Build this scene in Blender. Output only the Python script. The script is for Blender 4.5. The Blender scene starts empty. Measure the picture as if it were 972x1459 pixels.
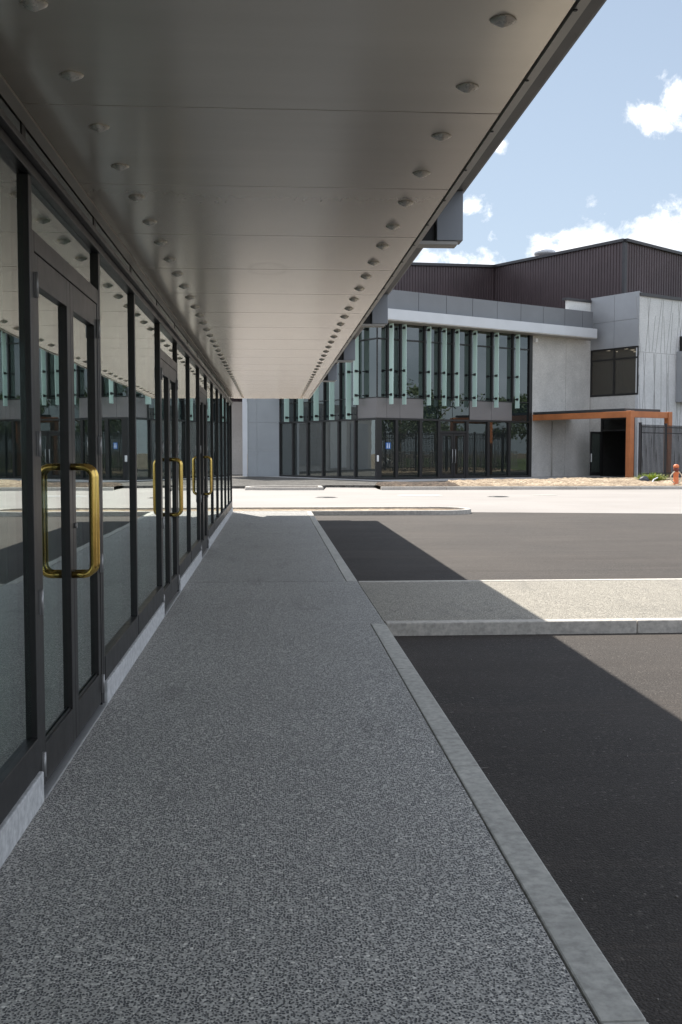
import bpy, bmesh, math, random
from mathutils import Vector, Matrix, noise as mnoise
random.seed(7)
R = math.radians
sc = bpy.context.scene
col = sc.collection

# ------------------------------------------------------------------ materials
class NT:
    def __init__(s, m):
        m.use_nodes = True; s.t = m.node_tree; s.t.nodes.clear()
    def n(s, kind, **kw):
        nd = s.t.nodes.new(kind)
        for k, v in kw.items():
            if k.startswith('i_'):
                nd.inputs[k[2:].replace('_', ' ')].default_value = v
            else: setattr(nd, k, v)
        return nd
    def l(s, a, ao, b, bi): s.t.links.new(a.outputs[ao], b.inputs[bi])
    def math(s, op, a, b=None, c=None, clamp=False):
        nd = s.t.nodes.new('ShaderNodeMath'); nd.operation = op; nd.use_clamp = clamp
        for i, x in enumerate((a, b, c)):
            if x is None: continue
            if isinstance(x, (int, float)): nd.inputs[i].default_value = x
            else: s.t.links.new(x, nd.inputs[i])
        return nd.outputs[0]
    def ramp(s, fac, stops, interp='LINEAR'):
        nd = s.t.nodes.new('ShaderNodeValToRGB'); cr = nd.color_ramp; cr.interpolation = interp
        while len(cr.elements) < len(stops): cr.elements.new(0.5)
        for e, (p, c) in zip(cr.elements, stops):
            e.position = p; e.color = c if len(c) == 4 else (*c, 1)
        s.t.links.new(fac, nd.inputs[0]); return nd.outputs[0]
    def mixc(s, fac, a, b, mode='MIX'):
        nd = s.t.nodes.new('ShaderNodeMix'); nd.data_type = 'RGBA'; nd.blend_type = mode; nd.clamp_factor = True
        for sock, x in ((nd.inputs[0], fac), (nd.inputs[6], a), (nd.inputs[7], b)):
            if isinstance(x, (int, float)): sock.default_value = x
            elif isinstance(x, tuple): sock.default_value = x if len(x) == 4 else (*x, 1)
            else: s.t.links.new(x, sock)
        return nd.outputs[2]
    def noise(s, vec, scale, detail=4, rough=.55, dist=0):
        nd = s.n('ShaderNodeTexNoise'); nd.inputs['Scale'].default_value = scale
        nd.inputs['Detail'].default_value = detail; nd.inputs['Roughness'].default_value = rough
        nd.inputs['Distortion'].default_value = dist
        s.t.links.new(vec, nd.inputs['Vector']); return nd.outputs['Fac']
    def pos(s, scale=(1, 1, 1), loc=(0, 0, 0), rotz=0):
        g = s.n('ShaderNodeNewGeometry')
        if scale == (1, 1, 1) and loc == (0, 0, 0) and not rotz: return g.outputs['Position']
        m = s.n('ShaderNodeMapping'); m.inputs['Scale'].default_value = scale; m.inputs['Location'].default_value = loc
        m.inputs['Rotation'].default_value = (0, 0, rotz)
        s.t.links.new(g.outputs['Position'], m.inputs['Vector']); return m.outputs[0]
    def out(s, sh):
        o = s.n('ShaderNodeOutputMaterial'); s.t.links.new(sh, o.inputs['Surface'])
    def bump(s, h, strength=.3, dist=.01):
        b = s.n('ShaderNodeBump'); b.inputs['Strength'].default_value = strength; b.inputs['Distance'].default_value = dist
        s.t.links.new(h, b.inputs['Height']); return b.outputs[0]
    def pr(s, colr, rough=.5, metal=0, spec=.5, normal=None, emis=None):
        p = s.n('ShaderNodeBsdfPrincipled')
        for k, x in (('Base Color', colr), ('Roughness', rough), ('Metallic', metal), ('Specular IOR Level', spec)):
            if isinstance(x, (int, float)): p.inputs[k].default_value = x
            elif isinstance(x, tuple): p.inputs[k].default_value = (*x, 1)[:4]
            else: s.t.links.new(x, p.inputs[k])
        if normal is not None: s.t.links.new(normal, p.inputs['Normal'])
        return p.outputs[0]

def mat(name):
    m = bpy.data.materials.new(name); return m, NT(m)

def plain(name, c, rough=.5, metal=0, var=.12, vscale=3., bump=0, bscale=60, spec=.5, rvar=.08):
    """a painted / metal surface with faint uneven tone and gloss"""
    m, t = mat(name); p = t.pos()
    n = t.noise(p, vscale, 5, .6)
    lo = tuple(x * (1 - var) for x in c); hi = tuple(min(1, x * (1 + var)) for x in c)
    cc = t.ramp(n, [(.3, lo), (.7, hi)])
    n2 = t.noise(p, vscale * 2.3, 4, .6)
    rr = t.math('MULTIPLY_ADD', n2, rvar * 2, rough - rvar)
    nm = None
    if bump: nm = t.bump(t.noise(p, bscale, 4, .6), bump, .01)
    t.out(t.pr(cc, rr, metal, spec, nm)); return m

def concrete(name, c, var=.15, streak=True, rough=.85):
    m, t = mat(name); p = t.pos()
    n = t.noise(p, .55, 7, .62)
    ps = t.pos((1.3, 1.3, .1)); st = t.noise(ps, 1.6, 5, .6)
    f = t.noise(p, 22, 4, .6)
    lo = tuple(x * (1 - var) for x in c); hi = tuple(min(1, x * (1 + var)) for x in c)
    cc = t.ramp(n, [(.32, lo), (.68, hi)])
    if streak: cc = t.mixc(t.math('MULTIPLY', t.math('SMOOTH_MIN', st, 1, .1), .35), cc, tuple(x * .72 for x in c))
    cc = t.mixc(.22, cc, t.ramp(f, [(.35, (.03, .03, .03)), (.65, (.9, .9, .88))]), 'OVERLAY')
    gr = t.noise(p, 5.5, 8, .72)
    cc = t.mixc(t.ramp(gr, [(.58, (0, 0, 0)), (.70, (.45, .45, .45))]), cc, tuple(x * .5 for x in c))
    t.out(t.pr(cc, rough, 0, .4, t.bump(f, .25, .004))); return m

def glass(name, tint=(.62, .7, .68), f0=.06, power=5., gain=1., wav=.0, body=(.02, .025, .025), bodyamt=.1):
    """window glass: fresnel mirror over a tinted see-through sheet (no refraction, so sheets stay cheap)"""
    m, t = mat(name)
    g = t.n('ShaderNodeNewGeometry')
    nrm = None
    if wav:
        nz = t.noise(t.pos(), .8, 2, .5); nrm = t.bump(nz, wav, .05)
    d = t.n('ShaderNodeVectorMath', operation='DOT_PRODUCT')
    t.l(g, 'Normal', d, 0); t.l(g, 'Incoming', d, 1)
    c = t.math('ABSOLUTE', d.outputs['Value'])
    s5 = t.math('POWER', t.math('SUBTRACT', 1.0, c, clamp=True), power)
    fr = t.math('MULTIPLY', t.math('MULTIPLY_ADD', s5, 1 - f0, f0), gain, clamp=True)
    tr = t.n('ShaderNodeBsdfTransparent'); tr.inputs[0].default_value = (*tint, 1)
    di = t.n('ShaderNodeBsdfDiffuse'); di.inputs[0].default_value = (*body, 1)
    mx0 = t.n('ShaderNodeMixShader'); mx0.inputs[0].default_value = bodyamt
    t.l(tr, 0, mx0, 1); t.l(di, 0, mx0, 2)
    gl = t.n('ShaderNodeBsdfGlossy'); gl.inputs['Roughness'].default_value = 0.0
    gl.inputs['Color'].default_value = (.92, .97, .95, 1)
    if nrm is not None: t.t.links.new(nrm, gl.inputs['Normal'])
    mx = t.n('ShaderNodeMixShader'); t.t.links.new(fr, mx.inputs[0]); t.l(mx0, 0, mx, 1); t.l(gl, 0, mx, 2)
    t.out(mx.outputs[0]); return m

def aggregate(name, stone, matrix, glow=(.6, .58, .53)):
    """exposed-aggregate concrete: rounded pebbles in a darker paste"""
    m, t = mat(name); p = t.pos()
    w = t.n('ShaderNodeTexNoise'); w.inputs['Scale'].default_value = 40; t.t.links.new(p, w.inputs['Vector'])
    addv = t.n('ShaderNodeVectorMath', operation='MULTIPLY_ADD'); t.l(w, 'Color', addv, 0)
    addv.inputs[1].default_value = (.012, .012, .012); t.t.links.new(p, addv.inputs[2])
    v = t.n('ShaderNodeTexVoronoi', feature='F1', voronoi_dimensions='2D'); v.inputs['Scale'].default_value = 102; v.inputs['Randomness'].default_value = 1
    t.l(addv, 0, v, 'Vector')
    v2 = t.n('ShaderNodeTexVoronoi', feature='F1', voronoi_dimensions='2D'); v2.inputs['Scale'].default_value = 34; t.l(addv, 0, v2, 'Vector')
    sep = t.n('ShaderNodeSeparateColor'); t.l(v, 'Color', sep, 0)
    sep2 = t.n('ShaderNodeSeparateColor'); t.l(v2, 'Color', sep2, 0)
    pit = t.ramp(v.outputs['Distance'], [(.24, (1, 1, 1)), (.50, (0, 0, 0))])            # dark pits and stones in pale paste
    some = t.ramp(sep.outputs[0], [(.35, (1, 1, 1)), (.6, (.7, .7, .7)), (.80, (0, 0, 0))])
    paste = t.mixc(t.ramp(t.noise(p, 70, 3, .6), [(.35, (0, 0, 0)), (.65, (1, 1, 1))]), tuple(x * .72 for x in stone), tuple(min(1, x * 1.28) for x in stone))
    cc = t.mixc(t.math('MULTIPLY', pit, some), paste, matrix)
    lite = t.ramp(sep.outputs[0], [(.90, (0, 0, 0)), (.93, (1, 1, 1))])
    cc = t.mixc(t.math('MULTIPLY', t.math('MULTIPLY', pit, lite), .8), cc, glow)
    big = t.math('LESS_THAN', v2.outputs['Distance'], .22)
    pick = t.math('GREATER_THAN', sep2.outputs[1], .93)
    cc = t.mixc(t.math('MULTIPLY', big, pick), cc, glow)
    wear = t.noise(p, .7, 5, .6)
    cc = t.mixc(t.ramp(wear, [(.35, (0, 0, 0)), (.7, (.28, .28, .28))]), cc, tuple(x * .55 for x in stone))
    spot = t.noise(t.pos((1, .5, 1)), 2.4, 5, .7)
    cc = t.mixc(t.ramp(spot, [(.58, (0, 0, 0)), (.75, (.35, .35, .35))]), cc, tuple(x * .5 for x in stone))
    g = t.n('ShaderNodeTexVoronoi', feature='F1'); g.inputs['Scale'].default_value = 1.3; t.t.links.new(p, g.inputs['Vector'])
    gs = t.n('ShaderNodeSeparateColor'); t.l(g, 'Color', gs, 0)
    gum = t.math('MULTIPLY', t.math('LESS_THAN', t.math('MULTIPLY_ADD', t.noise(p, 30, 2, .5), .012, g.outputs['Distance']), .036), t.math('GREATER_THAN', gs.outputs[0], .45))
    cc = t.mixc(t.math('MULTIPLY', gum, .6), cc, (.05, .048, .046))          # trodden gum spots
    drip = t.noise(t.pos((1.6, .35, 1)), 1.5, 4, .6)
    cc = t.mixc(t.ramp(drip, [(.60, (0, 0, 0)), (.66, (.22, .22, .22)), (.70, (.06, .06, .06))]), cc, (.09, .085, .08))
    h = t.math('MULTIPLY', t.math('MULTIPLY', pit, some), -1)
    t.out(t.pr(cc, .62, 0, .45, t.bump(h, .9, .007))); return m

def asphalt(name):
    m, t = mat(name); p = t.pos()
    v = t.n('ShaderNodeTexVoronoi', feature='F1'); v.inputs['Scale'].default_value = 95; t.t.links.new(p, v.inputs['Vector'])
    sep = t.n('ShaderNodeSeparateColor'); t.l(v, 'Color', sep, 0)
    grain = t.ramp(sep.outputs[0], [(0, (.006, .006, .007)), (.35, (.014, .0135, .014)), (.75, (.025, .023, .0225)), (.97, (.046, .042, .039)), (1, (.13, .118, .106))])
    n = t.noise(p, .33, 7, .62); n2 = t.noise(t.pos((.3, 1.7, 1)), 1.0, 6, .65)
    cc = t.mixc(t.ramp(n, [(.36, (0, 0, 0)), (.70, (.75, .75, .75))]), grain, (.044, .038, .034))
    cc = t.mixc(t.ramp(n2, [(.52, (0, 0, 0)), (.70, (.6, .6, .6))]), cc, (.024, .021, .020))
    line = t.noise(t.pos((.06, 3.4, 1), rotz=R(3)), 1.15, 3, .6)          # roller and paver marks
    cc = t.mixc(t.ramp(line, [(.60, (0, 0, 0)), (.645, (.16, .16, .16)), (.69, (0, 0, 0))]), cc, (.095, .076, .063))
    line2 = t.noise(t.pos((.8, .12, 1), rotz=R(-58)), 1.0, 5, .55)
    cc = t.mixc(t.ramp(line2, [(.565, (0, 0, 0)), (.575, (.55, .55, .55)), (.588, (0, 0, 0))]), cc, (.022, .02, .019))
    h = t.math('ADD', t.math('MULTIPLY', v.outputs['Distance'], -.9), t.noise(p, 60, 3, .6))
    rr = t.math('MULTIPLY_ADD', n2, .16, .72)
    sh = t.pr(cc, rr, 0, .46, t.bump(h, .6, .008)); sh.node.inputs['Specular Tint'].default_value = (1, .86, .74, 1)
    t.out(sh); return m

def road_concrete(name):
    m, t = mat(name); p = t.pos()
    n = t.noise(p, .25, 6, .6); n2 = t.noise(t.pos((.25, 1.5, 1)), .9, 6, .62); f = t.noise(p, 30, 4, .6)
    cc = t.ramp(n, [(.3, (.242, .222, .205)), (.7, (.295, .273, .254))])
    cc = t.mixc(t.ramp(n2, [(.46, (0, 0, 0)), (.72, (.55, .55, .55))]), cc, (.26, .23, .205))
    cc = t.mixc(.1, cc, t.ramp(f, [(.3, (.1, .1, .1)), (.7, (.9, .9, .9))]), 'OVERLAY')
    t.out(t.pr(cc, .8, 0, .4, t.bump(f, .2, .004))); return m

def soil(name, a, b, c):
    m, t = mat(name); p = t.pos()
    v = t.n('ShaderNodeTexVoronoi', feature='F1'); v.inputs['Scale'].default_value = 9; t.t.links.new(p, v.inputs['Vector'])
    sep = t.n('ShaderNodeSeparateColor'); t.l(v, 'Color', sep, 0)
    n = t.noise(p, .5, 6, .65); f = t.noise(p, 6, 6, .7)
    cc = t.ramp(sep.outputs[0], [(0, a), (.5, b), (1, c)])
    cc = t.mixc(t.ramp(n, [(.4, (0, 0, 0)), (.65, (.8, .8, .8))]), cc, a)
    t.out(t.pr(cc, .95, 0, .2, t.bump(t.math('ADD', f, v.outputs['Distance']), .9, .08))); return m

def panel_soffit(name):
    m, t = mat(name); p = t.pos()
    n = t.noise(t.pos((.5, 3.5, 1)), 1.0, 4, .6); g = t.noise(t.pos((6, .9, 1)), 4, 4, .6)
    cc = t.ramp(n, [(.3, (.78, .705, .61)), (.7, (.84, .765, .665))])
    smear = t.noise(p, .9, 5, .6)
    cc = t.mixc(t.ramp(smear, [(.60, (0, 0, 0)), (.74, (.2, .2, .2))]), cc, (.60, .555, .49))
    dv = t.n('ShaderNodeVectorMath', operation='DISTANCE'); t.t.links.new(t.pos((1, .55, 0)), dv.inputs[0]); dv.inputs[1].default_value = (-.03, 8.42 * .55, 0)
    ring = t.math('ADD', dv.outputs['Value'], t.math('MULTIPLY', t.noise(p, 6, 3, .6), .1))
    cc = t.mixc(t.ramp(ring, [(.16, (.06, .06, .06)), (.20, (.4, .4, .4)), (.222, (0, 0, 0))]), cc, (.40, .34, .27))   # dried water stain
    rr = t.math('MULTIPLY_ADD', g, .05, .20)
    t.out(t.pr(cc, rr, .62, .7)); return m

def scribble(name):
    """pale precast concrete (its lines are thin dark bars on the face)"""
    return concrete(name, (.57, .575, .585), .10)

M = {}
M['black'] = plain('dark anodised aluminium', (.018, .017, .017), .38, .2, .15, 4)
M['frame'] = plain('bronze grey aluminium frame', (.022, .020, .0195), .36, .3, .1, 3)
M['brass'] = plain('brushed brass', (.66, .45, .13), .18, 1., .1, 14, rvar=.06)
M['steel'] = plain('satin hinge steel', (.34, .335, .33), .45, .6, .1, 10)
M['plinth'] = concrete('painted plinth', (.50, .50, .50), .08, False, .7)
M['alu'] = plain('mill aluminium strip', (.62, .62, .62), .35, .7, .06, 5)
M['soffit'] = panel_soffit('satin soffit panel')
M['seam'] = plain('soffit joint shadow gap', (.05, .048, .045), .6)
M['trim'] = plain('soffit edge trim', (.55, .515, .46), .35, .2, .06, 2)
M['fascia'] = plain('dark fascia underside', (.17, .165, .16), .5, .1, .1, 2)
M['grey_box'] = plain('grey composite panel', (.27, .285, .31), .42, .15, .06, 1.2)
M['ledge'] = plain('pale bracket plate', (.45, .43, .40), .5, .1)
M['cap'] = plain('grey metal cap', (.70, .65, .58), .28, .35, .1, 20)
M['shop_glass'] = glass('shopfront glass', (.76, .86, .82), .11, 2.4, 1.0, .02, (.05, .06, .055), .03)
M['clere_glass'] = glass('clerestory glass', (.2, .22, .22), .10, 2.6, .95, .03, (.02, .022, .022), .4)
M['pav_glass'] = glass('tinted facade glass', (.14, .18, .18), .14, 4.5, 1.0, .03, (.012, .016, .017), .35)
M['pav_glass_low'] = glass('ground floor glass', (.40, .44, .42), .085, 4.6, 1.0, .02, (.10, .11, .105), .16)
M['wing_glass'] = glass('left wing glass', (.40, .44, .42), .20, 4.2, 1.0, .02, (.12, .13, .125), .18)
M['spandrel_glass'] = glass('dark spandrel glass', (.02, .03, .03), .10, 4., 1.0, .02, (.012, .018, .02), .9)
M['fin'] = None
m, t = mat('mint frosted glass'); p = t.pos()
cc = t.ramp(t.noise(t.pos((1, 1, .25)), .8, 4, .6), [(.3, (.50, .69, .61)), (.7, (.58, .75, .68))])
t.out(t.pr(cc, .22, 0, .6)); M['fin'] = m
M['white_fascia'] = plain('pale metal fascia', (.56, .575, .60), .4, .2, .05, .8)
M['dark_panel'] = plain('charcoal composite panel', (.17, .176, .187), .4, .2, .07, .7)
M['mid_panel'] = plain('mid grey composite panel', (.31, .32, .335), .38, .2, .07, .8)
M['blue_panel'] = plain('blue grey wall panel', (.30, .32, .335), .45, .1, .06, .8)
M['joint'] = plain('pale joint', (.55, .55, .55), .6)
M['spandrel'] = plain('warm grey spandrel panel', (.175, .163, .160), .42, .2, .06, .7)
M['concrete'] = concrete('precast concrete', (.54, .522, .495), .14)
M['concrete_grey'] = concrete('grey concrete', (.47, .45, .43), .10)
M['white_wall'] = concrete('white rendered wall', (.62, .62, .61), .06, False)
M['pattern'] = scribble('patterned precast concrete')
M['groove'] = plain('dark groove grey', (.25, .25, .25), .9)
M['cladding'] = plain('dark brown ribbed cladding', (.072, .052, .055), .42, .25, .18, .35, rvar=.1)
M['cladding_cap'] = plain('dark cladding trim', (.045, .043, .046), .4, .3)
M['orange'] = plain('rust orange paint', (.43, .15, .052), .5, 0, .16, 1.2)
M['awning_roof'] = plain('dark awning sheet', (.045, .047, .05), .5, .2)
M['fence'] = plain('black powder coat', (.014, .013, .017), .45, .2)
M['interior'] = plain('interior plaster', (.48, .48, .46), .9)
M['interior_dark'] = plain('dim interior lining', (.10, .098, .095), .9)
M['int_floor'] = plain('interior concrete floor', (.52, .51, .46), .55, 0, .2, 1.2)
M['agg'] = aggregate('exposed aggregate paving', (.40, .387, .36), (.055, .058, .066), (.74, .71, .65))
M['agg_warm'] = aggregate('warm exposed aggregate', (.33, .30, .245), (.095, .085, .07), (.56, .51, .43))
M['kerb'] = concrete('kerb concrete', (.40, .39, .36), .14, False, .85)
M['kerb_pale'] = concrete('kerb concrete pale', (.43, .40, .36), .16, False, .85)
M['asphalt'] = asphalt('fresh asphalt')
M['road'] = road_concrete('pale road concrete')
M['path'] = concrete('footpath concrete', (.38, .37, .36), .10, False, .85)
M['shade_toned_ground'] = soil('grey gravel', (.075, .07, .064), (.12, .114, .105), (.19, .18, .165))  # shade put into the colour: darker tone for ground the sun reaches
M['soil'] = soil('dark garden soil', (.05, .038, .03), (.10, .075, .055), (.19, .14, .10))
M['mulch'] = soil('dry straw mulch', (.17, .125, .085), (.38, .295, .205), (.56, .46, .34))
M['ground'] = soil('bare ground', (.12, .10, .075), (.19, .16, .12), (.24, .2, .15))
M['iron'] = plain('cast iron cover', (.16, .145, .13), .6, .3, .25, 8)
M['hydrant'] = plain('hydrant orange paint', (.62, .17, .06), .5, 0, .15, 6)
M['hydrant_dark'] = plain('hydrant dark collar', (.16, .035, .025), .5)
M['hose'] = plain('pale canvas hose', (.58, .50, .38), .8, 0, .15, 9)
M['bag'] = plain('dark plastic', (.035, .037, .045), .5, 0, .3, 8)
M['pipe'] = plain('white plastic pipe', (.60, .62, .66), .4)
M['leaf'] = plain('lime green blade', (.20, .30, .035), .55, 0, .45, 9)
M['leaf_yellow'] = plain('yellow green blade', (.42, .40, .05), .55, 0, .35, 9)
M['tree_leaf'] = plain('eucalypt foliage', (.055, .085, .03), .6, 0, .5, 1.5)
M['bark'] = plain('tree bark', (.16, .13, .10), .9, 0, .3, 6)
M['car_paint'] = plain('white car paint', (.75, .76, .77), .15, 0, .02, 2)
M['car_glass'] = plain('dark car glass', (.02, .022, .025), .05, 0, .1, 2)
M['tyre'] = plain('tyre rubber', (.02, .02, .02), .8)
M['rim'] = plain('alloy rim', (.5, .5, .52), .3, .8)
M['red_lamp'] = plain('red tail lamp', (.35, .02, .02), .2)
M['clear_lamp'] = plain('clear head lamp', (.6, .62, .65), .1)
M['blue_sign'] = plain('blue notice', (.03, .14, .42), .4)
M['white'] = plain('white plastic', (.75, .75, .74), .4)
M['grass'] = plain('mown grass', (.07, .10, .025), .8, 0, .4, 2)
m, t = mat('lit downlight'); e = t.n('ShaderNodeEmission'); e.inputs[0].default_value = (1, .96, .9, 1); e.inputs[1].default_value = 3.0
t.out(e.outputs[0]); M['lamp'] = m

# ------------------------------------------------------------------ mesh builder
class Frame:
    def __init__(s, o, ang): s.o = Vector(o); s.u = Vector((math.cos(ang), math.sin(ang), 0)); s.v = Vector((-math.sin(ang), math.cos(ang), 0)); s.ang = ang
    def __call__(s, a, b, c): return s.o + s.u * a + s.v * b + Vector((0, 0, c))
W = Frame((0, 0, 0), 0)

class MB:
    def __init__(s, fr=W): s.bm = bmesh.new(); s.fr = fr; s.mi = 0; s.smooth = False
    def face(s, vs):
        f = s.bm.faces.new(vs); f.material_index = s.mi; f.smooth = s.smooth; return f
    def box(s, a0, a1, b0, b1, c0, c1):
        a0, a1 = sorted((a0, a1)); b0, b1 = sorted((b0, b1)); c0, c1 = sorted((c0, c1))
        P = [s.bm.verts.new(s.fr(a, b, c)) for c in (c0, c1) for a, b in ((a0, b0), (a1, b0), (a1, b1), (a0, b1))]
        for q in ((3, 2, 1, 0), (4, 5, 6, 7), (0, 1, 5, 4), (1, 2, 6, 5), (2, 3, 7, 6), (3, 0, 4, 7)): s.face([P[i] for i in q])
        return s
    def prism(s, poly, c0, c1):
        """poly (ccw) in frame plane, extruded vertically"""
        lo = [s.bm.verts.new(s.fr(a, b, c0)) for a, b in poly]; hi = [s.bm.verts.new(s.fr(a, b, c1)) for a, b in poly]
        s.face(list(reversed(lo))); s.face(hi); n = len(poly)
        for i in range(n): s.face([lo[i], lo[(i + 1) % n], hi[(i + 1) % n], hi[i]])
        return s
    def extr(s, pts, d):
        """closed world polygon pts extruded by vector d"""
        d = Vector(d); lo = [s.bm.verts.new(Vector(p)) for p in pts]; hi = [s.bm.verts.new(Vector(p) + d) for p in pts]
        s.face(list(reversed(lo))); s.face(hi); n = len(pts)
        for i in range(n): s.face([lo[i], lo[(i + 1) % n], hi[(i + 1) % n], hi[i]])
        return s
    def bar(s, p, q, w, h=None, up=(0, 0, 1)):
        p = Vector(p); q = Vector(q); h = h or w; d = (q - p).normalized(); up = Vector(up)
        if abs(d.dot(up)) > .95: up = Vector((1, 0, 0))
        x = d.cross(up).normalized(); y = x.cross(d)
        A = [s.bm.verts.new(e + x * (i * w / 2) + y * (j * h / 2)) for e in (p, q) for i, j in ((-1, -1), (1, -1), (1, 1), (-1, 1))]
        for f in ((3, 2, 1, 0), (4, 5, 6, 7), (0, 1, 5, 4), (1, 2, 6, 5), (2, 3, 7, 6), (3, 0, 4, 7)): s.face([A[i] for i in f])
        return s
    def tube(s, pts, r, n=10, rads=None):
        pts = [Vector(p) for p in pts]; rings = []; prev = None
        for i, p in enumerate(pts):
            d = (pts[min(i + 1, len(pts) - 1)] - pts[max(i - 1, 0)]).normalized()
            x = (prev - d * prev.dot(d)) if prev is not None else d.orthogonal()
            x.normalize(); prev = x; y = d.cross(x); rr = rads[i] if rads else r
            rings.append([s.bm.verts.new(p + (x * math.cos(k * math.tau / n) + y * math.sin(k * math.tau / n)) * rr) for k in range(n)])
        sm = s.smooth; s.smooth = True
        for a, b in zip(rings, rings[1:]):
            for k in range(n): s.face([a[k], a[(k + 1) % n], b[(k + 1) % n], b[k]])
        s.smooth = sm; s.face(list(reversed(rings[0]))); s.face(rings[-1]); return s
    def lathe(s, c, prof, n=16):
        """profile [(r,z)] about a vertical axis at c"""
        c = Vector(c); rings = []
        for r, z in prof: rings.append([s.bm.verts.new(c + Vector((r * math.cos(k * math.tau / n), r * math.sin(k * math.tau / n), z))) for k in range(n)])
        sm = s.smooth; s.smooth = True
        for a, b in zip(rings, rings[1:]):
            for k in range(n): s.face([a[k], a[(k + 1) % n], b[(k + 1) % n], b[k]])
        s.smooth = sm; s.face(list(reversed(rings[0]))); s.face(rings[-1]); return s
    def build(s, name, mats, parent=None, bevel=0, pivot=None):
        me = bpy.data.meshes.new(name)
        vs = [v.co for v in s.bm.verts]
        if pivot is None:
            lo = Vector([min(v[i] for v in vs) for i in range(3)]); hi = Vector([max(v[i] for v in vs) for i in range(3)])
            pivot = Vector(((lo.x + hi.x) / 2, (lo.y + hi.y) / 2, lo.z))
        pivot = Vector(pivot)
        for v in s.bm.verts: v.co -= pivot
        bmesh.ops.recalc_face_normals(s.bm, faces=s.bm.faces)
        s.bm.to_mesh(me); s.bm.free()
        for mm in (mats if isinstance(mats, (list, tuple)) else [mats]): me.materials.append(mm)
        o = bpy.data.objects.new(name, me); col.objects.link(o)
        o['wp'] = tuple(pivot)
        if parent is not None:
            o.parent = parent; o.location = pivot - Vector(parent['wp'])
        else: o.location = pivot
        if bevel:
            bv = o.modifiers.new('Bevel', 'BEVEL'); bv.width = bevel; bv.segments = 2; bv.limit_method = 'ANGLE'
        return o

def tag(o, label=None, cat=None, group=None, kind=None):
    if label: o['label'] = label
    if cat: o['category'] = cat
    if group: o['group'] = group
    if kind: o['kind'] = kind
    return o
def thing(name, label, cat, loc=(0, 0, 0), group=None):
    o = bpy.data.objects.new(name, None); col.objects.link(o); o.location = loc; o['wp'] = tuple(loc); o.empty_display_size = .2
    return tag(o, label, cat, group)
def bx(name, m, parent, *dims, fr=W, bevel=0): return MB(fr).box(*dims).build(name, m, parent, bevel)
def struct(o): o['kind'] = 'structure'; return o

# ------------------------------------------------------------------ ground, walkway, kerbs, road
LOT = -.12
struct(MB().box(-900, 900, -900, 900, -.8, -.25).build('ground', M['ground']))
struct(MB().prism([(1.0, -14), (42, -14), (42, 22.0), (11.4, 28.43), (5.8, 29.5), (1.0, 30.0)], -.24, LOT).build('asphalt', M['asphalt']))
struct(MB().prism([(-30, 28.0), (-.0, 29.4), (1.0, 30.0), (5.8, 29.5), (11.4, 28.43), (42, 22.0), (70, 16), (70, 47), (4.9, 47.05), (4.9, 50.0), (2.6, 50.6), (2.3, 47.05),
                   (-1.25, 47.2), (-1.25, 49.3), (-30, 49.6)], -.235, LOT + .004).build('road', M['road']))
# walkway under the canopy and the crossing that branches off it
b = MB()
b.prism([(-1.06, -14), (.905, -14), (.905, 9.655), (1.045, 9.665), (1.045, 12.85), (.905, 12.85), (.905, 12.88), (-1.06, 12.88)], -.23, 0)
b.prism([(-1.06, 12.888), (.905, 12.888), (.905, 20.6), (-1.06, 20.6)], -.23, 0); b.prism([(-1.06, 20.608), (.905, 20.608), (.905, 28.2), (-1.06, 28.2)], -.23, 0)
struct(b.build('walkway', M['agg']))
struct(MB().prism([(1.053, 9.80), (14, 9.77), (14, 12.75), (1.053, 12.75)], -.23, -.003).build('crossing', M['agg_warm']))
k = MB()
y = -14.0
while y < 9.5:      # cast in lengths with open joints
    y2 = min(y + 2.4, 9.655); k.box(.912, 1.05, y + .003, y2 - .003, -.23, .002); y = y2
struct(k.build('kerb', M['kerb'], bevel=.008))
k = MB(); y = 12.86
while y < 28.1:
    y2 = min(y + 2.4, 28.2); k.box(.912, 1.05, y + .003, y2 - .003, -.23, .002); y = y2
struct(k.build('kerb', M['kerb'], bevel=.008))
k = MB(); x = 1.056
while x < 14:
    x2 = min(x + 2.4, 14); k.box(x + .003, x2 - .003, 9.655, 9.793, -.23, .003); x = x2
struct(k.build('kerb', M['kerb_pale'], bevel=.01))
struct(MB().box(1.056, 14, 12.757, 12.87, -.23, .003).build('kerb', M['kerb_pale'], bevel=.01))
# traffic island with a rounded nose
def capsule(x0, x1, y0, y1, n=12, right=True, left=False):
    r = (y1 - y0) / 2; cy = (y0 + y1) / 2; p = []
    if right: p += [(x1 - r + r * math.sin(a * math.pi / n), cy - r * math.cos(a * math.pi / n)) for a in range(n + 1)]
    else: p += [(x1, y0), (x1, y1)]
    if left: p += [(x0 + r - r * math.sin(a * math.pi / n), cy + r * math.cos(a * math.pi / n)) for a in range(n + 1)]
    else: p += [(x0, y1), (x0, y0)]
    return p
def ring_kerb(name, outer, inner, c0, c1, m):
    b = MB(); n = len(outer)
    V = [[b.bm.verts.new((x, y, c)) for x, y in poly] for poly in (outer, inner) for c in (c0, c1)]
    ol, oh, il, ih = V
    for i in range(n):
        j = (i + 1) % n
        b.face([ol[i], ol[j], oh[j], oh[i]]); b.face([oh[i], oh[j], ih[j], ih[i]]); b.face([ih[i], ih[j], il[j], il[i]]); b.face([il[i], il[j], ol[j], ol[i]])
    return struct(b.build(name, m, bevel=.02))
ring_kerb('island_kerb', capsule(-14, 5.62, 28.3, 30.45), capsule(-13.8, 5.47, 28.45, 30.3), -.22, .005, M['kerb_pale'])
struct(MB().prism(capsule(-13.8, 5.47, 28.45, 30.3), -.22, -.05).build('island_fill', M['mulch']))
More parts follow.
